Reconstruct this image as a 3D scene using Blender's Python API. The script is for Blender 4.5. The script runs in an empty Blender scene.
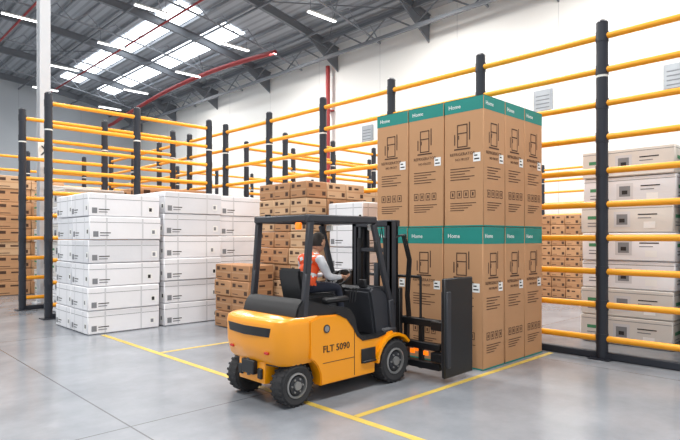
import bpy, bmesh, math, random
from mathutils import Vector, Matrix
random.seed(7)
ZOOM=None
S=bpy.context.scene
try:
    S.view_settings.view_transform='Standard'
except Exception: pass

def lin(c):
    def f(v):
        v=v/255.0
        return v/12.92 if v<=0.04045 else ((v+0.055)/1.055)**2.4
    return (f(c[0]),f(c[1]),f(c[2]),1)

MATS={}
def mat(name,rgb,rough=0.6,metal=0.0,var=0.08,scale=3.0,bump=0.0,bscale=40,emit=0,spec=None,coat=0):
    if name in MATS: return MATS[name]
    m=bpy.data.materials.new(name); m.use_nodes=True
    nt=m.node_tree; b=nt.nodes['Principled BSDF']
    col=lin(rgb)
    b.inputs['Roughness'].default_value=rough
    b.inputs['Metallic'].default_value=metal
    if coat: b.inputs['Coat Weight'].default_value=coat
    tc=nt.nodes.new('ShaderNodeTexCoord')
    n=nt.nodes.new('ShaderNodeTexNoise'); n.inputs['Scale'].default_value=scale; n.inputs['Detail'].default_value=3
    nt.links.new(tc.outputs['Object'],n.inputs['Vector'])
    cr=nt.nodes.new('ShaderNodeMix'); cr.data_type='RGBA'
    cr.inputs[6].default_value=tuple(v*(1-var) for v in col[:3])+(1,)
    cr.inputs[7].default_value=tuple(min(1,v*(1+var)) for v in col[:3])+(1,)
    nt.links.new(n.outputs['Fac'],cr.inputs[0])
    nt.links.new(cr.outputs[2],b.inputs['Base Color'])
    if bump:
        n2=nt.nodes.new('ShaderNodeTexNoise'); n2.inputs['Scale'].default_value=bscale
        nt.links.new(tc.outputs['Object'],n2.inputs['Vector'])
        bp=nt.nodes.new('ShaderNodeBump'); bp.inputs['Strength'].default_value=bump; bp.inputs['Distance'].default_value=0.01
        nt.links.new(n2.outputs['Fac'],bp.inputs['Height']); nt.links.new(bp.outputs['Normal'],b.inputs['Normal'])
    if emit:
        b.inputs['Emission Color'].default_value=col; b.inputs['Emission Strength'].default_value=emit
    MATS[name]=m; return m

class MB:
    def __init__(s): s.bm=bmesh.new(); s.mats=[]
    def mi(s,m):
        if m not in s.mats: s.mats.append(m)
        return s.mats.index(m)
    def merge(s,t,m,smooth=False):
        i=s.mi(m)
        for f in t.faces: f.material_index=i; f.smooth=smooth
        me=bpy.data.meshes.new('tmp'); t.to_mesh(me); t.free()
        s.bm.from_mesh(me); bpy.data.meshes.remove(me)
    def addmesh(s,me,m,mtx=None,smooth=True):
        t=bmesh.new(); t.from_mesh(me)
        if mtx is not None: bmesh.ops.transform(t,matrix=mtx,verts=t.verts)
        s.merge(t,m,smooth)
    def box(s,x0,y0,z0,x1,y1,z1,m,bev=0,mtx=None,seg=1):
        t=bmesh.new(); bmesh.ops.create_cube(t,size=1)
        bmesh.ops.transform(t,matrix=Matrix.Translation(((x0+x1)/2,(y0+y1)/2,(z0+z1)/2))@Matrix.Diagonal((abs(x1-x0),abs(y1-y0),abs(z1-z0),1)),verts=t.verts)
        if bev: bmesh.ops.bevel(t,geom=t.edges[:],offset=bev,segments=seg,affect='EDGES',profile=0.6)
        if mtx is not None: bmesh.ops.transform(t,matrix=mtx,verts=t.verts)
        s.merge(t,m,False)
    def strut(s,p0,p1,w,h,m,bev=0):
        p0=Vector(p0);p1=Vector(p1); d=p1-p0; L=d.length; d.normalize()
        up=Vector((0,0,1)) if abs(d.z)<0.95 else Vector((1,0,0))
        r=d.cross(up).normalized(); u=r.cross(d).normalized()
        M=Matrix.Translation((p0+p1)/2)@Matrix((d,r,u)).transposed().to_4x4()
        s.box(-L/2,-w/2,-h/2,L/2,w/2,h/2,m,bev,M)
    def cyl(s,p0,p1,r,m,seg=14,r2=None,smooth=True):
        p0=Vector(p0);p1=Vector(p1);d=p1-p0
        t=bmesh.new(); bmesh.ops.create_cone(t,cap_ends=True,segments=seg,radius1=r,radius2=r if r2 is None else r2,depth=d.length)
        M=Matrix.Translation((p0+p1)/2)@d.to_track_quat('Z','Y').to_matrix().to_4x4()
        bmesh.ops.transform(t,matrix=M,verts=t.verts)
        s.merge(t,m,smooth)
    def sph(s,c,r,m,sx=1,sy=1,sz=1,u=16,v=10):
        t=bmesh.new(); bmesh.ops.create_uvsphere(t,u_segments=u,v_segments=v,radius=r)
        bmesh.ops.transform(t,matrix=Matrix.Translation(c)@Matrix.Diagonal((sx,sy,sz,1)),verts=t.verts)
        s.merge(t,m,True)
    def tube(s,pts,r,m,seg=10,closed=False):
        pts=[Vector(p) for p in pts]; t=bmesh.new(); rings=[]; n=len(pts)
        ref=Vector((0,0,1))
        for i,p in enumerate(pts):
            a=pts[(i-1)%n] if (closed or i>0) else p
            b=pts[(i+1)%n] if (closed or i<n-1) else p
            d=(b-a).normalized()
            if abs(d.dot(ref))>0.98: ref=Vector((1,0,0)) if abs(d.x)<0.9 else Vector((0,1,0))
            x=d.cross(ref).normalized(); y=d.cross(x).normalized()
            rings.append([t.verts.new(p+r*(math.cos(k*2*math.pi/seg)*x+math.sin(k*2*math.pi/seg)*y)) for k in range(seg)])
        R=n if closed else n-1
        for i in range(R):
            A=rings[i];B=rings[(i+1)%n]
            for k in range(seg): t.faces.new((A[k],A[(k+1)%seg],B[(k+1)%seg],B[k]))
        if not closed:
            t.faces.new(rings[0]); t.faces.new(list(reversed(rings[-1])))
        bmesh.ops.recalc_face_normals(t,faces=t.faces[:])
        s.merge(t,m,True)
    def prism(s,prof,y0,y1,m,bev=0,smooth=False):
        t=bmesh.new(); a=[t.verts.new((x,y0,z)) for x,z in prof]; b=[t.verts.new((x,y1,z)) for x,z in prof]
        t.faces.new(a); t.faces.new(list(reversed(b))); n=len(prof)
        for i in range(n): t.faces.new((a[i],b[i],b[(i+1)%n],a[(i+1)%n]))
        bmesh.ops.recalc_face_normals(t,faces=t.faces[:])
        if bev: bmesh.ops.bevel(t,geom=t.edges[:],offset=bev,segments=2,affect='EDGES')
        s.merge(t,m,smooth)
    def loft(s,rings,m,smooth=True,cap=True):
        t=bmesh.new(); R=[[t.verts.new(p) for p in r] for r in rings]; n=len(R[0])
        for i in range(len(R)-1):
            for k in range(n): t.faces.new((R[i][k],R[i][(k+1)%n],R[i+1][(k+1)%n],R[i+1][k]))
        if cap: t.faces.new(list(reversed(R[0]))); t.faces.new(R[-1])
        bmesh.ops.recalc_face_normals(t,faces=t.faces[:])
        s.merge(t,m,smooth)
    def lathe_y(s,prof,c,m,seg=32,smooth=True):
        rings=[]
        for k in range(seg):
            a=2*math.pi*k/seg
            rings.append([(c[0]+r*math.cos(a),c[1]+y,c[2]+r*math.sin(a)) for r,y in prof])
        t=bmesh.new(); R=[[t.verts.new(p) for p in r] for r in rings]; n=len(prof)
        for i in range(seg):
            A=R[i];B=R[(i+1)%seg]
            for k in range(n): t.faces.new((A[k],A[(k+1)%n],B[(k+1)%n],B[k]))
        bmesh.ops.recalc_face_normals(t,faces=t.faces[:])
        s.merge(t,m,smooth)
    def quad(s,pts,m):
        t=bmesh.new(); t.faces.new([t.verts.new(p) for p in pts]); s.merge(t,m)
    def text(s,txt,size,mtx,m,ext=0.001):
        cu=bpy.data.curves.new('t','FONT'); cu.body=txt; cu.size=size; cu.extrude=ext; cu.resolution_u=2
        cu.align_x='CENTER'; cu.align_y='CENTER'
        o=bpy.data.objects.new('t',cu); S.collection.objects.link(o)
        dg=bpy.context.evaluated_depsgraph_get(); me=bpy.data.meshes.new_from_object(o.evaluated_get(dg))
        s.addmesh(me,m,mtx,False)
        bpy.data.objects.remove(o); bpy.data.curves.remove(cu); bpy.data.meshes.remove(me)
    def mesh(s,name,autosm=True):
        me=bpy.data.meshes.new(name); s.bm.to_mesh(me); s.bm.free()
        for m in s.mats: me.materials.append(m)
        if autosm:
            try: me.set_sharp_from_angle(angle=math.radians(38))
            except Exception: pass
        return me
    def obj(s,name,parent=None,loc=(0,0,0)):
        o=bpy.data.objects.new(name,s.mesh(name)); S.collection.objects.link(o); o.location=loc
        if parent: o.parent=parent
        return o

def empty(name,loc=(0,0,0)):
    o=bpy.data.objects.new(name,None); S.collection.objects.link(o); o.location=loc; return o

# ------------------------------------------------------------- materials
M_yel=mat('rail_yellow',(242,162,28),0.4,var=0.05)
M_post=mat('post_black',(32,36,46),0.45,var=0.1)
M_wht=mat('white_band',(225,225,220),0.5)
M_line=mat('floor_paint_yellow',(206,178,84),0.5,var=0.2,scale=8)
M_card=mat('cardboard',(192,146,106),0.8,var=0.06,scale=2)
M_card2=mat('cardboard_pale',(204,168,132),0.8,var=0.08)
M_card3=mat('cardboard_brown',(178,132,94),0.8,var=0.1)
M_whc=mat('white_carton',(238,238,241),0.6,var=0.03,bump=0.2,bscale=12)
M_whc2=mat('white_carton_grey',(224,225,229),0.6,var=0.05,bump=0.2,bscale=12)
M_beige=mat('pale_carton',(220,216,210),0.7,var=0.05)
M_teal=mat('teal_print',(22,136,126),0.6,var=0.06)
M_ink=mat('brown_ink',(78,54,40),0.8)
M_blk=mat('black_ink',(44,42,42),0.8)
M_gry=mat('grey_ink',(130,132,136),0.8)
M_grn=mat('green_label',(70,140,100),0.7)
M_tape=mat('parcel_tape',(186,144,104),0.35,var=0.05)
M_wtape=mat('pale_tape',(210,211,214),0.3,var=0.05)
M_stick=mat('white_sticker',(242,242,240),0.6,var=0.02)
M_fy=mat('forklift_yellow',(250,160,4),0.32,var=0.04,coat=0.4)
M_fd=mat('forklift_dark_grey',(50,52,58),0.5,var=0.1)
M_fb=mat('forklift_black',(26,27,30),0.45,var=0.15)
M_rub=mat('tyre_rubber',(50,50,52),0.85,var=0.2,scale=10,bump=0.3)
M_hub=mat('wheel_hub',(150,150,150),0.4,metal=0.4)
M_stl=mat('mast_steel',(90,92,96),0.35,metal=0.7)
M_orl=mat('amber_lamp',(255,120,20),0.3,emit=1.0)
M_red=mat('red_lamp',(190,30,20),0.3,emit=0.1)
M_pipe=mat('red_pipe',(158,48,48),0.5)
M_col=mat('column_paint',(196,199,203),0.5,var=0.04)
M_beam=mat('roof_steel',(112,116,122),0.5,var=0.06)
M_purl=mat('purlin_steel',(140,144,150),0.5,var=0.06)
M_lamp=mat('lamp_tube',(255,255,255),0.5,emit=6)
M_sky=mat('skylight_panel',(240,248,255),0.5,emit=4)
M_skin=mat('skin',(196,148,120),0.55,var=0.05)
M_hair=mat('hair_dark',(38,30,26),0.7)
M_vest=mat('hi_vis_orange',(246,92,40),0.7,emit=0.05)
M_refl=mat('reflective_strip',(225,228,225),0.3)
M_shirt=mat('shirt_white',(222,222,226),0.8)
M_trou=mat('trousers_dark',(48,52,66),0.85)
M_shoe=mat('boot_black',(30,28,27),0.6)
M_eye=mat('eye_white',(235,235,232),0.3)
M_lip=mat('lips',(160,92,84),0.5)
M_sign=mat('grey_sign',(160,166,172),0.7,var=0.25,scale=2)

def floor_mat():
    m=bpy.data.materials.new('polished_concrete'); m.use_nodes=True; nt=m.node_tree; b=nt.nodes['Principled BSDF']
    tc=nt.nodes.new('ShaderNodeTexCoord'); 
    n=nt.nodes.new('ShaderNodeTexNoise'); n.inputs['Scale'].default_value=0.7; n.inputs['Detail'].default_value=7; n.inputs['Roughness'].default_value=0.68
    nt.links.new(tc.outputs['Object'],n.inputs['Vector'])
    cr=nt.nodes.new('ShaderNodeValToRGB')
    cr.color_ramp.elements[0].position=0.3; cr.color_ramp.elements[0].color=lin((126,131,138))
    cr.color_ramp.elements[1].position=0.72; cr.color_ramp.elements[1].color=lin((156,160,166))
    nt.links.new(n.outputs['Fac'],cr.inputs['Fac'])
    sx=nt.nodes.new('ShaderNodeSeparateXYZ'); nt.links.new(tc.outputs['Object'],sx.inputs[0])
    def joint(out,off):
        a=nt.nodes.new('ShaderNodeMath'); a.operation='ADD'; a.inputs[1].default_value=600-off; nt.links.new(out,a.inputs[0])
        f=nt.nodes.new('ShaderNodeMath'); f.operation='MODULO'; f.inputs[1].default_value=6.0; nt.links.new(a.outputs[0],f.inputs[0])
        l=nt.nodes.new('ShaderNodeMath'); l.operation='LESS_THAN'; l.inputs[1].default_value=0.018; nt.links.new(f.outputs[0],l.inputs[0])
        return l
    j1=joint(sx.outputs['X'],2.3); j2=joint(sx.outputs['Y'],5.4)
    mx=nt.nodes.new('ShaderNodeMath'); mx.operation='MAXIMUM'; nt.links.new(j1.outputs[0],mx.inputs[0]); nt.links.new(j2.outputs[0],mx.inputs[1])
    ms=nt.nodes.new('ShaderNodeMath'); ms.operation='MULTIPLY'; ms.inputs[1].default_value=0.7; nt.links.new(mx.outputs[0],ms.inputs[0])
    mix=nt.nodes.new('ShaderNodeMix'); mix.data_type='RGBA'; nt.links.new(ms.outputs[0],mix.inputs[0])
    nt.links.new(cr.outputs['Color'],mix.inputs[6]); mix.inputs[7].default_value=lin((70,72,75))
    nt.links.new(mix.outputs[2],b.inputs['Base Color'])
    r=nt.nodes.new('ShaderNodeMapRange'); r.inputs[3].default_value=0.08; r.inputs[4].default_value=0.30
    nt.links.new(n.outputs['Fac'],r.inputs[0]); nt.links.new(r.outputs[0],b.inputs['Roughness'])
    return m
def panel_mat(name,rgb,axis,period,dark,bumpy=False):
    m=bpy.data.materials.new(name); m.use_nodes=True; nt=m.node_tree; b=nt.nodes['Principled BSDF']
    b.inputs['Roughness'].default_value=0.55
    tc=nt.nodes.new('ShaderNodeTexCoord'); sx=nt.nodes.new('ShaderNodeSeparateXYZ'); nt.links.new(tc.outputs['Object'],sx.inputs[0])
    a=nt.nodes.new('ShaderNodeMath'); a.operation='ADD'; a.inputs[1].default_value=600; nt.links.new(sx.outputs[axis],a.inputs[0])
    f=nt.nodes.new('ShaderNodeMath'); f.operation='MODULO'; f.inputs[1].default_value=period; nt.links.new(a.outputs[0],f.inputs[0])
    l=nt.nodes.new('ShaderNodeMath'); l.operation='LESS_THAN'; l.inputs[1].default_value=(period*0.35 if bumpy else 0.045); nt.links.new(f.outputs[0],l.inputs[0])
    mix=nt.nodes.new('ShaderNodeMix'); mix.data_type='RGBA'; nt.links.new(l.outputs[0],mix.inputs[0])
    mix.inputs[6].default_value=lin(rgb); mix.inputs[7].default_value=lin(dark); nt.links.new(mix.outputs[2],b.inputs['Base Color'])
    return m
M_floor=floor_mat()
M_wall=panel_mat('wall_white_panel',(232,231,227),'Y',6.0,(206,206,204))
M_wall2=panel_mat('wall_end_panel',(186,191,196),'X',3.0,(166,170,176))
M_deck=panel_mat('roof_deck',(174,178,184),'X',0.5,(150,154,160),True)

# ------------------------------------------------------------- shell
YA,YB=-14,62; XA,XB=-14,27; EAVE=15.75
def arc(x): return EAVE+2.5*(1-((x-7)/20.0)**2)
b=MB(); b.box(XA,YA,-0.1,XB+0.3,YB+0.3,0,M_floor); b.obj('floor')
b=MB(); b.box(XB,YA,0,XB+0.3,YB,EAVE+0.3,M_wall)
b.obj('wall_right')
b=MB(); b.box(XA,YB,0,XB,YB+0.3,EAVE+2.7,M_wall2); b.box(XA,YB-0.05,6.2,XB,YB,6.6,M_beam); b.obj('wall_back')
b=MB()
xs=[-13+ i*2 for i in range(21)]
for i in range(20):
    x0,x1=xs[i],xs[i+1]
    b.quad([(x0,YA,arc(x0)),(x1,YA,arc(x1)),(x1,YB,arc(x1)),(x0,YB,arc(x0))],M_deck)
b.obj('ceiling')
b=MB()
for x in (18.2,21.6):
    for y in range(33,56,4):
        b.quad([(x-.9,y,arc(x-.9)-.06),(x+.9,y,arc(x+.9)-.06),(x+.9,y+3.8,arc(x+.9)-.06),(x-.9,y+3.8,arc(x-.9)-.06)],M_sky)
b.obj('window_1')
b=MB()
x=-12.0
while x<27:
    if min(abs(x-18.2),abs(x-21.6))>.7: b.box(x-.04,YA,arc(x)-.28,x+.04,YB,arc(x)-.08,M_purl)
    x+=1.3
for y in (4,12,20,28,36,44,52,60):
    for i in range(20):
        x0,x1=xs[i],xs[i+1]
        b.strut((x0,y,arc(x0)-.6),(x1,y,arc(x1)-.6),.04,.5,M_beam)
        b.strut((x0,y,arc(x0)-.34),(x1,y,arc(x1)-.34),.24,.04,M_beam)
        b.strut((x0,y,arc(x0)-.85),(x1,y,arc(x1)-.85),.24,.04,M_beam)
    b.prism([(26.95,EAVE-2.0),(26.95,EAVE-.3),(24.0,arc(24)-.85)],y-.04,y+.04,M_beam)
    for i in range(6,20):
        x0,x1=xs[i],xs[i+1]
        b.strut((x0,y+4,arc(x0)-1.0),(x1,y+4,arc(x1)-1.0),.1,.1,M_purl)
        b.strut((x0,y+4,arc(x0)-1.0),((x0+x1)/2,y+4,arc((x0+x1)/2)-.25),.05,.05,M_purl)
        b.strut(((x0+x1)/2,y+4,arc((x0+x1)/2)-.25),(x1,y+4,arc(x1)-1.0),.05,.05,M_purl)
for y in (4,12,20,28,36,44,52):
    for x in (-4,4,12,20):
        if (x//8+y//8)%2==0:
            b.cyl((x,y,arc(x)-.5),(x+6,y+8,arc(x+6)-.5),.04,M_beam,6); b.cyl((x+6,y,arc(x+6)-.5),(x,y+8,arc(x)-.5),.04,M_beam,6)
for x in (3,9,15,20,24):
    b.box(x-.05,YA,arc(x)-1.0,x+.05,YB,arc(x)-.88,M_beam)
gx=25.4
for z in (14.3,15.5): b.box(gx-.1,YA,z-.1,gx+.1,YB-.1,z+.1,M_beam)
y=YA; k=0
while y<YB-2:
    b.cyl((gx,y,14.3 if k%2 else 15.5),(gx,y+2,15.5 if k%2 else 14.3),.05,M_beam,6); y+=2;k+=1
b.tube([(22.9,30+i*2,13.9+1.3*math.sin(math.pi*min(1,(.2+i/18)))) for i in range(16)],.17,M_pipe)
for x in (10.3,17.0):
    b.cyl((x,YA,arc(x)-1.3),(x,YB-.2,arc(x)-1.3),.07,M_pipe,8)
    for y in range(-12,60,4): b.cyl((x,y,arc(x)-1.3),(x,y,arc(x)-.9),.02,M_purl,6)
b.obj('trim_1')
b=MB(); b.cyl((26.55,28.6,0.01),(26.55,28.6,14.2),.16,M_pipe,12)
for z in (3,7,11): b.box(26.5,28.35,z,26.97,28.85,z+.08,M_pipe)
b.obj('sprinkler_riser')
b=MB(); b.box(-1.1,-.11,0,1.1,.11,.1,M_wht,.01); b.box(-1.08,-.09,-.05,1.08,.09,0,M_lamp)
b.cyl((-.9,0,.1),(-.9,0,.9),.015,M_beam,6); b.cyl((.9,0,.1),(.9,0,.9),.015,M_beam,6)
lm=b.mesh('strip_lamp')
for y in (0,8,16,24,32,40,48,56):
    for x in (-3,3,9,15,21):
        o=bpy.data.objects.new('strip_lamp',lm); S.collection.objects.link(o); o.location=(x+(0.8 if y%16 else 0),y,arc(x)-1.95 )
for y in (6.8,12.8,25.1):
    b=MB(); b.box(26.9,y-.5,8.35,26.98,y+.5,9.5,M_sign,.01); b.box(26.87,y-.42,8.43,26.9,y+.42,9.42,M_sign)
    for k in range(4): b.box(26.86,y-.36,8.55+k*.2,26.87,y+.36,8.6+k*.2,M_beam)
    b.obj('wall_sign')
b=MB()
cx,cy=4.86,17.4
b.box(cx-.14,cy-.16,0,cx+.14,cy-.13,17.3,M_col); b.box(cx-.14,cy+.13,0,cx+.14,cy+.16,17.3,M_col); b.box(cx-.02,cy-.13,0,cx+.02,cy+.13,17.3,M_col)
b.box(cx-.25,cy-.25,0,cx+.25,cy+.25,.04,M_col)
b.box(cx-.2,cy-.2,4.15,cx+.2,cy-.165,4.65,M_wht,.01)
b.text('X',.40,Matrix.Translation((cx,cy-.206,4.4))@Matrix.Rotation(math.pi/2,4,'X'),M_blk,.004)
b.obj('steel_column')

# ------------------------------------------------------------- barriers
ZR=[.32+.527*k for k in range(10)]
def post(b,x,y):
    b.box(x-.16,y-.16,0.001,x+.16,y+.16,.02,M_post)
    b.cyl((x,y,.02),(x,y,5.28),.088,M_post,14)
    b.cyl((x,y,5.28),(x,y,5.32),.093,M_post,14,r2=.06)
    b.cyl((x,y,4.42),(x,y,4.46),.091,M_wht,14)
    for z in ZR: b.cyl((x,y,z-.08),(x,y,z+.08),.095,M_post,14)
def row(name,p0,d,n,step,skipk=()):
    b=MB(); p0=Vector(p0); d=Vector(d)
    for i in range(n):
        p=p0+d*step*i; post(b,p.x,p.y)
        if i<n-1:
            q=p+d*step
            a=p+d*.06; e=q-d*.06
            for z in ZR: b.cyl((a.x,a.y,z),(e.x,e.y,z),.05,M_yel,12)
            c=Vector((a.x,a.y,.06)); c2=Vector((e.x,e.y,.06)); b.strut(c,c2,.1,.11,M_post,.01)
    b.obj(name)
row('safety_barrier',(8.93,3.28-2*2.17,0),(0,1,0),12,2.17)
row('safety_barrier',(4.0,13.95,0),(1,0,0),3,2.13)
row('safety_barrier',(11.06,13.95,0),(1,0,0),4,2.13)
row('safety_barrier',(4.0,16.15,0),(1,0,0),3,2.13)
row('safety_barrier',(11.06,16.15,0),(1,0,0),4,2.13)
row('safety_barrier',(4.0,24.0,0),(1,0,0),9,2.13)
row('safety_barrier',(24.6,5.2,0),(0,1,0),8,2.17)

b=MB()
b.box(4.06,-4,.0005,4.15,10.9,.003,M_line); b.obj('floor_marking')
b=MB(); b.box(4.16,4.0,.0005,8.8,4.08,.003,M_line); b.obj('floor_marking')
b=MB(); b.box(4.16,8.5,.0005,6.9,8.58,.003,M_line); b.obj('floor_marking')

# ------------------------------------------------------------- cartons
def face_quad(b,face,box,s0,t0,s1,t1,m,off=.002):
    x0,y0,z0,x1,y1,z1=box
    if face=='-y': pts=[(x0+s0,y0-off,z0+t0),(x0+s1,y0-off,z0+t0),(x0+s1,y0-off,z0+t1),(x0+s0,y0-off,z0+t1)]
    else: pts=[(x0-off,y1-s0,z0+t0),(x0-off,y1-s1,z0+t0),(x0-off,y1-s1,z0+t1),(x0-off,y1-s0,z0+t1)]
    b.quad(pts,m)
def face_mtx(face,box,s,t,off=.002):
    x0,y0,z0,x1,y1,z1=box
    if face=='-y': return Matrix.Translation((x0+s,y0-off,z0+t))@Matrix.Rotation(math.pi/2,4,'X')
    R=Matrix(((0,0,-1,0),(-1,0,0,0),(0,1,0,0),(0,0,0,1)))
    return Matrix.Translation((x0-off,y1-s,z0+t))@R

def stack(name,x0,y0,x1,y1,nx,ny,nz,h,mats,tape,style,seed=0,z0=0.005,jit=.02,drop=0):
    R=random.Random(seed); b=MB()
    dx=(x1-x0)/nx; dy=(y1-y0)/ny
    for k in range(nz):
        ox=R.uniform(-jit,jit); oy=R.uniform(-jit,jit)
        for i in range(nx):
            for j in range(ny):
                if k==nz-1 and R.random()<drop: continue
                if 0<i<nx-1 and 0<j<ny-1 and k<nz-1: continue
                jx=ox+R.uniform(-jit,jit)*.4; jy=oy+R.uniform(-jit,jit)*.4
                B=(x0+i*dx+jx+.006,y0+j*dy+jy+.006,z0+k*h+.005,x0+(i+1)*dx+jx-.006,y0+(j+1)*dy+jy-.006,z0+(k+1)*h-.005)
                m=R.choice(mats); b.box(*B,m,.016)
                w=B[3]-B[0]; d=B[4]-B[1]; hh=B[5]-B[2]
                for face,W,vis in (('-y',w,j==0),('-x',d,i==0)):
                    if not vis: continue
                    if style=='white':
                        face_quad(b,face,B,.01,hh*.74,W-.01,hh*.76,M_gry,.0015)
                        for q in (.22,.72): face_quad(b,face,B,W*q,.02,W*q+.03,hh-.02,tape,.0018)
                        s=W*.05; face_quad(b,face,B,s,hh*.12,s+.1,hh*.36,M_gry,.003)
                        face_quad(b,face,B,s+.13,hh*.16,s+.3,hh*.2,M_gry,.003); face_quad(b,face,B,s+.13,hh*.27,s+.34,hh*.31,M_blk,.003)
                        s=W*R.uniform(.78,.88); face_quad(b,face,B,s,hh*.2,s+.12,hh*.48,M_stick,.003); face_quad(b,face,B,s+.02,hh*.26,s+.08,hh*.42,M_blk if R.random()<.4 else M_gry,.0035)
                    elif style=='brown':
                        face_quad(b,face,B,.01,hh*.46,W-.01,hh*.54,tape,.0015)
                        face_quad(b,face,B,W*.1,hh*.62,W*.28,hh*.85,M_ink,.003)
                        face_quad(b,face,B,W*.42,hh*.66,W*.66,hh*.78,M_ink,.003)
                        face_quad(b,face,B,W*.75,hh*.15,W*.92,hh*.4,M_ink,.003)
                        face_quad(b,face,B,W*.1,hh*.15,W*.4,hh*.2,M_ink,.003)
                    elif style=='pale':
                        face_quad(b,face,B,.01,hh*.86,W-.01,hh*.88,M_gry,.0015)
                        s=W*.08; face_quad(b,face,B,s,hh*.5,s+.3,hh*.62,M_grn,.003)
                        face_quad(b,face,B,W*.38,hh*.2,W*.56,hh*.76,M_wtape,.003)
                        face_quad(b,face,B,W*.41,hh*.28,W*.53,hh*.66,M_gry,.0035); face_quad(b,face,B,W*.44,hh*.36,W*.5,hh*.5,M_blk,.004)
                        face_quad(b,face,B,W*.64,hh*.62,W*.84,hh*.66,M_blk,.003)
                        face_quad(b,face,B,W*.64,hh*.5,W*.78,hh*.53,M_gry,.003)
                        face_quad(b,face,B,s,hh*.22,s+.3,hh*.26,M_gry,.003); face_quad(b,face,B,s,hh*.34,s+.24,hh*.37,M_gry,.003)
                        face_quad(b,face,B,W*.7,hh*.15,W*.82,hh*.38,M_stick,.003)
    return b.obj(name)
W=[M_whc,M_whc,M_whc2]
stack('white_carton_stack',3.86,11.0,5.34,12.9,1,2,6,.465,W,M_wtape,'white',1)
stack('white_carton_stack',5.42,11.0,6.84,12.9,1,2,6,.485,W,M_wtape,'white',2)
stack('white_carton_stack',6.95,11.3,8.7,12.9,1,1,6,.485,W,M_wtape,'white',3)
stack('cardboard_box_stack',6.3,9.1,6.93,10.4,1,2,4,.335,[M_card2,M_card3,M_card],M_tape,'brown',4)
stack('cardboard_box_stack',7.02,8.2,8.7,9.8,3,3,9,.338,[M_card3,M_card2],M_tape,'brown',5)
stack('white_carton_stack',7.4,7.0,8.65,7.95,2,1,6,.43,W,M_wtape,'white',6)
stack('pale_carton_stack',10.3,2.62,11.7,4.15,1,1,7,.497,[M_beige,M_whc,M_whc2],None,'pale',8)
stack('pale_carton_stack',10.3,1.0,11.7,2.52,1,1,7,.497,[M_beige,M_whc,M_whc2],None,'pale',9)
stack('cardboard_box_stack',17.0,6.9,19.0,9.2,4,5,8,.33,[M_card3,M_card],M_tape,'brown',10)
stack('cardboard_box_stack',14.5,9.6,16.5,11.4,3,3,9,.4,[M_card2,M_card],M_tape,'brown',11)
stack('pale_carton_stack',5.3,18.2,6.8,20.0,2,2,8,.44,[M_card2,M_beige],M_tape,'pale',12)
stack('cardboard_box_stack',7.0,18.2,8.6,20.0,2,2,7,.44,[M_card2,M_card3],M_tape,'brown',13)
stack('pale_carton_stack',4.5,14.4,6.0,15.7,1,1,7,.45,[M_beige,M_whc],None,'pale',14)
stack('cardboard_box_stack',6.4,14.4,8.5,15.7,2,2,7,.47,[M_card2,M_card],M_tape,'brown',15)
stack('pale_carton_stack',2.0,20.5,4.0,22.5,2,2,8,.44,[M_card2,M_beige],M_tape,'pale',16)
stack('cardboard_box_stack',4.3,20.5,6.4,22.5,2,2,9,.44,[M_card2,M_card],M_tape,'brown',18)
stack('cardboard_box_stack',10.2,9.8,12.2,11.6,3,2,8,.4,[M_card2,M_card],M_tape,'brown',17)

def fridge_carton(w,d,h,seed,band=.22):
    b=MB(); B=(0,0,0,w,d,h); b.box(*B,M_card,.012)
    b.quad([(0.002,.002,h+.001),(w-.002,.002,h+.001),(w-.002,d-.002,h+.001),(.002,d-.002,h+.001)],M_teal)
    for face,Wd in (('-y',w),('-x',d)):
        face_quad(b,face,B,.006,h-band,Wd-.006,h-.006,M_teal,.001)
        face_quad(b,face,B,.006,.0,Wd-.006,.02,M_teal,.001)
        b.text('Home',.085,face_mtx(face,B,Wd*.27,h-band*.55),M_stick)
        c=Wd*.47; t0=h-.72
        def rect(s0,u0,s1,u1,th=.012):
            for q in ((s0,u0,s1,u0+th),(s0,u1-th,s1,u1),(s0,u0,s0+th,u1),(s1-th,u0,s1,u1)): face_quad(b,face,B,*q,M_ink,.0025)
        rect(c-.09,t0,c+.09,t0+.34,.016); rect(c-.09,t0+.2,c+.09,t0+.34,.016); face_quad(b,face,B,c-.07,t0+.12,c-.055,t0+.18,M_ink,.0025)
        face_quad(b,face,B,c-.14,t0-.035,c+.14,t0-.015,M_ink,.0025)
        face_quad(b,face,B,c+.115,t0+.1,c+.133,t0+.36,M_ink,.0025); face_quad(b,face,B,c-.14,t0+.04,c-.122,t0+.2,M_ink,.0025)
        b.text('REFRIGERATOR',.062,face_mtx(face,B,Wd*.47,h-.82),M_ink)
        b.text('NO FROST',.05,face_mtx(face,B,Wd*.47,h-.9),M_ink)
        for k in range(5): face_quad(b,face,B,Wd*.16,h-1.04-k*.04,Wd*(.78-.12*(k%3)),h-1.028-k*.04,M_ink,.0025)
        for k in range(4): rect(Wd*.16+k*.115,.42,Wd*.16+k*.115+.085,.53,.01); face_quad(b,face,B,Wd*.16+k*.115+.03,.45,Wd*.16+k*.115+.055,.5,M_ink,.0025)
        for k in range(4): face_quad(b,face,B,Wd*.16,.34-k*.035,Wd*(.82-.1*k),.351-k*.035,M_ink,.0025)
        face_quad(b,face,B,Wd-.17,h-.95,Wd-.05,h-.82,M_stick,.003); face_quad(b,face,B,Wd-.155,h-.92,Wd-.07,h-.9,M_blk,.0035); face_quad(b,face,B,Wd-.155,h-.87,Wd-.1,h-.85,M_blk,.0035)
    return b.mesh('refrigerator_carton')
lo=fridge_carton(.598,.672,2.06,1,.25); up=fridge_carton(.598,.672,1.89,2,.2)
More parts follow.
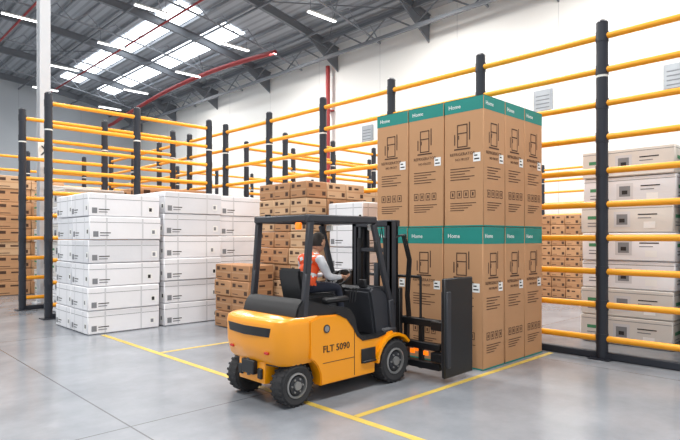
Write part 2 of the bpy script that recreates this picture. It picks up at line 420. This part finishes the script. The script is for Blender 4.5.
for i in range(3):
    for j in range(3):
        for me,z,dx in ((lo,.004,-.02),(up,2.068,0)):
            o=bpy.data.objects.new('refrigerator_carton',me); S.collection.objects.link(o)
            o.location=(6.9+i*.609+(dx if i==0 else 0)+random.uniform(-.001,.001),4.16+j*.687,z)

# ------------------------------------------------------------- forklift
FX,FY=3.92,5.26
F=empty('forklift',(FX,FY,0))
def plan(xr,xf,hw,rc,z,n=7,bul=.05):
    pts=[(xf,-hw,z)]
    for k in range(n+1):
        a=k/n*math.pi/2
        pts.append((xr+bul+rc-rc*math.sin(a),-hw+rc*.9-rc*.9*math.cos(a),z))
    for s in (-.5,0,.5):
        pts.append((xr+bul*(s*s*4)*.6,(hw-rc*.9)*s*1.3,z))
    for k in range(n,-1,-1):
        a=k/n*math.pi/2
        pts.append((xr+bul+rc-rc*math.sin(a),hw-rc*.9+rc*.9*math.cos(a),z))
    pts.append((xf,hw,z))
    return pts
b=MB()
b.loft([plan(-.25,.3,.53,.16,.47),plan(-.30,.3,.555,.18,.52),plan(-.335,.3,.57,.19,.68),plan(-.345,.3,.57,.19,.92),plan(-.33,.3,.56,.18,.97),plan(-.29,.3,.53,.17,1.0)],M_fy)
b.loft([plan(-.357,-.2,.47,.15,.80),plan(-.357,-.2,.50,.15,.9)],M_fb,False)
b.loft([plan(-.262,-.1,.50,.15,.462),plan(-.262,-.1,.50,.15,.475)],M_fb,False)
b.box(-.25,-.26,.24,.3,.26,.5,M_fy,.03,None,2)
b.box(-.31,-.12,.34,-.24,.12,.5,M_fb,.01); b.cyl((-.285,0,.32),(-.285,0,.52),.022,M_stl)
for s in (-1,1):
    b.box(-.28,s*.19-.04,.3,-.245,s*.19+.04,.42,M_fb,.01)
b.cyl((0,-.4,.24),(0,.4,.24),.07,M_fb)
for s in (-1,1): b.box(-.302,s*.34-.035,.60,-.25,s*.34+.035,.63,M_red,.008)
b.obj('counterweight',F)
b=MB()
arch=[(0+.32*math.cos(a),.24+.32*math.sin(a)) for a in [math.radians(x) for x in (-8,15,35,50,62)]]
arch2=[(1.6+.36*math.cos(a),.28+.36*math.sin(a)) for a in [math.radians(x) for x in (90,110,130,150,170,185)]]
prof=[(.32,.19)]+arch+[(.14,.95),(.3,.995),(.6,.985),(.74,.93),(.84,.82),(.92,.70),(1.02,.63),(1.3,.63),(1.45,.66),(1.6,.68)]+arch2+[(1.24,.19)]
for y0,y1 in ((-.585,-.42),(.42,.585)): b.prism(prof,y0,y1,M_fy,.012)
b.box(.3,-.43,.2,1.75,.43,.62,M_fd,.02)
b.box(.3,-.44,.55,.86,.44,.98,M_fd,.02)
b.box(.86,-.588,.22,.868,-.57,.78,M_fb); b.box(.34,-.588,.44,.86,-.57,.446,M_fb)
# dark sweep trim between side panel and cab
tr=[(.58,.995),(.62,1.0),(.77,.94),(.87,.83),(.95,.71),(1.04,.65),(1.3,.65),(1.45,.68),(1.45,.655),(1.3,.625),(1.01,.62),(.91,.69),(.83,.81),(.73,.92)]
for y0,y1 in ((-.592,-.42),(.42,.592)): b.prism(tr,y0,y1,M_fb)
for s in (-1,1):
    ya,yb=(-.64,-.40) if s<0 else (.40,.64)
    o=[(1.6+.375*math.cos(a),.28+.375*math.sin(a)) for a in [math.radians(x) for x in (40,60,80,100,120,140,160,175)]]
    i_=[(1.6+.335*math.cos(a),.28+.335*math.sin(a)) for a in [math.radians(x) for x in (175,160,140,120,100,80,60,40)]]
    b.prism(o+i_,ya,yb,M_fy,.004)
b.box(.98,-.6,.34,1.24,-.585,.52,M_fb,.006); b.box(1.0,-.62,.34,1.24,-.5,.37,M_fb,.01)
b.text('FLT 5090',.115,Matrix.Translation((.56,-.588,.60))@Matrix.Rotation(math.pi/2,4,'X'),M_blk,.003)
b.cyl((.4,-.58,.84),(.4,-.592,.84),.05,M_fd,16); b.cyl((.4,-.58,.84),(.4,-.594,.84),.035,M_hub,16)
b.obj('chassis',F)
b=MB()
hp=[(-.02,.985),(.02,1.12),(.1,1.2),(.5,1.1),(.85,1.04),(.95,.92),(1.02,.66),(.95,.6),(.4,.6)]
b.prism(hp,-.53,.53,M_fb,.02)
b.box(.9,-.53,.58,1.45,.53,.64,M_fb,.01)
cw=[(1.34,.62),(1.27,1.0),(1.22,1.22),(1.3,1.27),(1.5,1.22),(1.68,1.1),(1.74,.62)]
b.prism(cw,-.5,.5,M_fd,.03)
b.box(1.45,-.56,.6,1.72,.56,.72,M_fd,.03)
b.cyl((1.3,0,1.1),(1.1,0,1.33),.035,M_fb)
b.box(1.25,-.4,1.25,1.3,-.28,1.36,M_fb,.01)
for k in range(3): b.cyl((1.0+.05*k,-.36,1.08),(1.02+.05*k,-.37,1.24),.008,M_fb); b.sph((1.02+.05*k,-.37,1.25),.016,M_fb)
b.box(.55,-.42,1.1,.95,-.32,1.17,M_fb,.02)
b.obj('cab_body',F)
DX=.07
b=MB()
C=Vector((1.08+DX,0,1.36)); t=math.radians(35)
pts=[(C.x+.18*math.cos(a)*math.cos(t),C.y+.18*math.sin(a),C.z+.18*math.cos(a)*math.sin(t)) for a in [k*math.pi/14 for k in range(28)]]
b.tube(pts,.014,M_fb,8,True)
for a in (0.5,2.6,4.7): b.cyl(C,(C.x+.18*math.cos(a)*math.cos(t),C.y+.18*math.sin(a),C.z+.18*math.cos(a)*math.sin(t)),.012,M_fb,8)
b.sph(C,.04,M_fb,1,1,.6); b.obj('steering_wheel',F)
b=MB()
b.prism([(.40,1.08),(.42,1.19),(.91,1.2),(.94,1.1),(.86,1.06)],-.23,.23,M_fb,.03)
b.prism([(.37,1.12),(.29,1.46),(.31,1.53),(.37,1.52),(.45,1.2)],-.21,.21,M_fb,.03)
b.obj('seat',F)
b=MB(); zt=2.13
for s in (-1,1):
    y=s*.5
    b.strut((.12,y,.98),(.17,y,1.5),.065,.085,M_fd,.012); b.strut((.17,y,1.48),(.22,y,zt-.03),.065,.085,M_fd,.012)
    b.strut((1.62,y,1.05),(1.30,y,zt-.05),.065,.08,M_fd,.012)
    b.strut((.16,y,zt),(1.34,y,zt),.075,.09,M_fd,.015)
    b.strut((1.62,y,1.08),(1.66,y,.66),.08,.1,M_fd,.012)
b.strut((.2,-.5,zt),(.2,.5,zt),.09,.08,M_fd,.015); b.strut((1.32,-.5,zt),(1.32,.5,zt),.08,.08,M_fd,.015)
for k in range(7):
    x=.34+k*.145; b.strut((x,-.48,zt+.01),(x,.48,zt+.01),.03,.05,M_fd)
b.box(.12,-.42,2.0,.17,-.34,2.08,M_orl,.01)
b.cyl((.3,.42,zt+.04),(.3,.42,zt+.07),.04,M_fb)
b.box(1.3,-.56,1.72,1.33,-.5,1.86,M_fb,.01)
for s in (-1,1): b.box(1.34,s*.4-.05,2.0,1.4,s*.4+.05,2.08,M_wht,.01)
b.obj('overhead_guard',F)
b=MB()
for s in (-1,1):
    for xo,yo in ((1.86,.36),(1.95,.31)):
        y=s*yo
        b.box(xo-.06,y-.015,.12,xo+.06,y+.015,2.13,M_fd); b.box(xo-.06,y-.015-(.045 if s>0 else 0),.12,xo-.045,y+.015+(.045 if s<0 else 0),2.13,M_fd)
        b.box(xo+.045,y-.015-(.045 if s>0 else 0),.12,xo+.06,y+.015+(.045 if s<0 else 0),2.13,M_stl)
    b.cyl((1.83,s*.25,.2),(1.83,s*.25,1.9),.035,M_fb); b.cyl((1.83,s*.25,1.9),(1.83,s*.25,2.08),.02,M_stl)
    b.tube([(1.9,s*.16,.4),(1.9,s*.16,1.8),(1.88,s*.13,2.05),(1.86,s*.1,1.8),(1.86,s*.1,.6)],.014,M_fb,8)
    b.cyl((1.45,s*.3,.95),(1.86,s*.36,1.0),.035,M_fb)
b.box(1.8,-.37,2.06,2.0,.37,2.15,M_fd,.01); b.box(1.8,-.37,.12,2.0,.37,.24,M_fd,.01); b.box(1.82,-.37,1.15,1.88,.37,1.22,M_fd,.01); b.box(1.82,-.37,1.7,1.87,.37,1.76,M_fd,.01)
b.cyl((1.87,-.05,.2),(1.87,-.05,1.55),.045,M_stl)
b.obj('mast',F)
b=MB()
xf=2.16
for z in (.16,.42,.74): b.box(xf-.05,-.95,z-.05,xf+.05,1.0,z+.05,M_fb,.01)
b.box(2.02,-.34,.1,2.1,.34,1.2,M_fb,.01); b.box(2.0,-.3,.3,2.13,.3,.7,M_fd,.01)
for y in (-.62,-.36,0,.36,.7): b.box(xf-.03,y-.03,.1,xf+.03,y+.03,.8,M_fb)
for y in (-.62,-.2,.2,.62): b.cyl((xf-.02,y,.75),(xf-.02,y,1.36),.018,M_fb,8)
b.cyl((xf-.02,-.62,1.36),(xf-.02,.62,1.36),.02,M_fb,8)
for s,yp in ((-1,-1.12),(1,1.12)):
    b.box(1.96,yp-.03,.07,2.62,yp+.03,1.37,M_fb,.015)
    b.box(1.98,yp-.05,.2,2.08,yp+.05,1.2,M_fd,.01)
    for z in (.3,.72): b.box(2.06,yp*.75 if s>0 else yp,z-.06,2.2,yp if s>0 else yp*.75,z+.06,M_fb,.01)
b.box(2.23,-.5,.3,2.26,-.42,.36,M_orl,.005); b.box(xf-.07,-.78,.3,xf-.05,-.7,.36,M_orl,.005); b.box(xf-.07,-.55,.3,xf-.05,-.47,.36,M_orl,.005)
for k in range(3): b.tube([(1.9,-.3-.03*k,1.9),(2.0,-.4-.03*k,1.95),(2.08,-.44-.03*k,1.6),(2.06,-.42-.03*k,1.1),(2.12,-.4-.03*k,.8)],.012,M_fb,8)
b.obj('carton_clamp',F)
def wheel(name,x,y,r,w,s):
    b=MB()
    pr=[(r*.62,-w/2+.01),(r*.86,-w/2),(r*.97,-w/2+.02),(r,-w/2+.05),(r,w/2-.05),(r*.97,w/2-.02),(r*.86,w/2),(r*.62,w/2-.01)]
    b.lathe_y(pr,(x,y,r),M_rub,36)
    b.cyl((x,y-w/2+.03,r),(x,y+w/2-.03,r),r*.63,M_rub,28)
    ys=y+s*(w/2-.03)
    b.lathe_y([(r*.6,0),(r*.6,s*.025),(r*.52,s*.03),(r*.5,0)],(x,ys,r),M_hub,28)
    b.cyl((x,ys,r),(x,ys+s*.02,r),r*.42,M_fd,24); b.cyl((x,ys,r),(x,ys+s*.045,r),r*.2,M_hub,18)
    for k in range(6):
        a=k*math.pi/3; b.cyl((x+r*.32*math.cos(a),ys,r+r*.32*math.sin(a)),(x+r*.32*math.cos(a),ys+s*.035,r+r*.32*math.sin(a)),.012,M_hub,6)
    for k in range(22):
        a=2*math.pi*k/22
        for q in (-1,1):
            M=Matrix.Translation((x,y+q*w*.27,r))@Matrix.Rotation(-(a+q*.07),4,'Y')@Matrix.Translation((r-.004,0,0))
            b.box(-.01,-w*.2,-.014,.008,w*.2,.014,M_rub,0,M)
    b.obj(name,F)
wheel('wheel_1',0,-.44,.24,.2,-1); wheel('wheel_2',0,.44,.24,.2,1)
wheel('wheel_3',1.6,-.51,.285,.24,-1); wheel('wheel_4',1.6,.51,.285,.24,1)

# ------------------------------------------------------------- driver
def skin(verts,edges,rad,sub=1,root=0):
    me=bpy.data.meshes.new('sk'); me.from_pydata(verts,edges,[]); o=bpy.data.objects.new('sk',me); S.collection.objects.link(o)
    md=o.modifiers.new('s','SKIN'); md.use_smooth_shade=True
    if sub: 
        sd=o.modifiers.new('u','SUBSURF'); sd.levels=sub; sd.render_levels=sub
    for i,r in enumerate(rad):
        v=me.skin_vertices[0].data[i]; v.radius=r if isinstance(r,tuple) else (r,r); v.use_root=(i==root)
    dg=bpy.context.evaluated_depsgraph_get(); dg.update()
    out=bpy.data.meshes.new_from_object(o.evaluated_get(dg)); bpy.data.objects.remove(o); bpy.data.meshes.remove(me)
    return out
V=[(.50,0,1.30),(.53,0,1.42),(.585,0,1.55),(.62,0,1.63),(.655,0,1.71),(.685,0,1.77),
   (.60,-.17,1.63),(.68,-.25,1.41),(.90,-.19,1.39),(.99,-.185,1.40),
   (.60,.17,1.63),(.68,.25,1.41),(.90,.19,1.40),(.99,.185,1.41),
   (.52,-.10,1.28),(.93,-.15,1.27),(1.02,-.14,.82),(1.02,-.14,.74),(1.18,-.14,.69),
   (.52,.10,1.28),(.93,.15,1.27),(1.02,.14,.82),(1.02,.14,.74),(1.18,.14,.69)]
E=[(0,1),(1,2),(2,3),(3,4),(4,5),(3,6),(6,7),(7,8),(8,9),(3,10),(10,11),(11,12),(12,13),(0,14),(14,15),(15,16),(16,17),(17,18),(0,19),(19,20),(20,21),(21,22),(22,23)]
Rr=[(.13,.12),(.14,.115),(.155,.125),(.12,.10),.06,.055,.07,.052,.034,.028,.07,.052,.034,.028,.085,.06,.045,.045,.035,.085,.06,.045,.045,.035]
bm_=skin(V,E,Rr,2,0)
db=MB(); db.addmesh(bm_,M_shirt)
for m in (M_vest,M_refl,M_trou,M_shoe,M_skin): db.mi(m)
for f in db.bm.faces:
    c=f.calc_center_median()
    if c.z<.80: m=M_shoe
    elif c.z<1.31 or (c.z<1.365 and c.x>.56 and abs(c.y)<.205): m=M_trou
    elif c.z>1.715: m=M_skin
    elif c.x>.94: m=M_skin
    elif abs(c.y)<.17 and c.x<.8:
        m=M_refl if (1.42<c.z<1.46 or (.08<abs(c.y)<.11 and c.z>1.46)) else M_vest
    else: m=M_shirt
    f.material_index=db.mi(m)
for s in (-1,1):
    y=s*.18; z0=1.37; x0=1.05
    pm=skin([(.98,s*.185,1.40),(1.02,s*.198,1.395),(1.06,s*.2,1.385)],[(0,1),(1,2)],[(.026,.026),(.034,.02),(.032,.018)],2)
    db.addmesh(pm,M_skin)
    for k,(dx,L) in enumerate(((-.032,.85),(-.011,1.0),(.011,.95),(.032,.75))):
        x=x0+dx+.02; zz=z0+dx*.7
        db.addmesh(skin([(x-.01,s*.205,zz+.012),(x,s*.195,zz+.032),(x,s*(.195-.032*L),zz+.03),(x,s*(.195-.05*L),zz+.006),(x,s*(.195-.04*L),zz-.014)],[(0,1),(1,2),(2,3),(3,4)],[.009,.0095,.009,.008,.007],1),M_skin)
    db.addmesh(skin([(1.01,s*.195,1.38),(1.03,s*.18,1.355),(1.05,s*.165,1.345),(1.065,s*.15,1.35)],[(0,1),(1,2),(2,3)],[.012,.011,.01,.008],1),M_skin)
t=bmesh.new(); bmesh.ops.create_uvsphere(t,u_segments=28,v_segments=20,radius=1)
hc=Vector((.72,0,1.84))
for v in t.verts:
    x,y,z=v.co
    wx=.105;wy=.082;wz=.13
    if z<0: k=1+z*.28; y*=k; x=x*(1+z*.15)+(-z)*.08*(1 if x>0 else 0)
    if x>.75 : x=.75+(x-.75)*.5
    v.co=Vector((x*wx,y*wy,z*wz))+hc
db.merge(t,M_skin,True)
H=lambda x,y,z:(hc.x+x*1.07,hc.y+y*1.07,hc.z+z*1.07)
db.addmesh(skin([H(.08,0,.01),H(.094,0,-.012),H(.104,0,-.03),H(.088,0,-.038)],[(0,1),(1,2),(2,3)],[.008,.009,.012,.01],2),M_skin)
for s in (-1,1):
    db.sph(H(.078,s*.03,.008),.012,M_eye); db.sph(H(.088,s*.03,.008),.006,M_hair)
    db.strut(H(.086,s*.015,.03),H(.078,s*.045,.03),.008,.006,M_hair)
    db.sph(H(-.005,s*.077,-.01),.03,M_skin,.6,.3,1)
db.sph(H(.083,0,-.062),.02,M_lip,.5,1.1,.3)
t=bmesh.new(); bmesh.ops.create_uvsphere(t,u_segments=28,v_segments=20,radius=1)
dl=[v for v in t.verts if (v.co.z<.28 and v.co.x>.1) or v.co.z<-.45 or (v.co.x>.55 and v.co.z<.5)]
bmesh.ops.delete(t,geom=dl,context='VERTS')
for v in t.verts: v.co=Vector((v.co.x*.113,v.co.y*.09,v.co.z*.139))+hc
db.merge(t,M_hair,True)
drv=db.obj('forklift_driver',None,(FX+DX,FY,0))

# ------------------------------------------------------------- lights
w=bpy.data.worlds.new('World'); S.world=w; w.use_nodes=True
w.node_tree.nodes['Background'].inputs[0].default_value=(.93,.965,1,1); w.node_tree.nodes['Background'].inputs[1].default_value=0.9
for i,x in enumerate((-2,6,14,22)):
    for y in (0,9,18,30,44):
        l=bpy.data.lights.new('high_bay_light','AREA'); l.shape='RECTANGLE'; l.size=3; l.size_y=1; l.energy=820; l.color=(1,.98,.95)
        o=bpy.data.objects.new('high_bay_light',l); S.collection.objects.link(o); o.location=(x,y,14.6)
# ------------------------------------------------------------- camera
cam=bpy.data.cameras.new('camera'); co=bpy.data.objects.new('camera',cam); S.collection.objects.link(co)
co.location=(0,0,1.9); co.rotation_euler=(math.pi/2,0,-math.atan2(.6965,.7176))
k,cu_,cv_=ZOOM if ZOOM else (1,340,220)
cam.sensor_width=36; cam.lens=545/680*36*k; cam.shift_x=(cu_-340)*k/680; cam.shift_y=(238-cv_)*k/680; cam.clip_end=200
S.camera=co
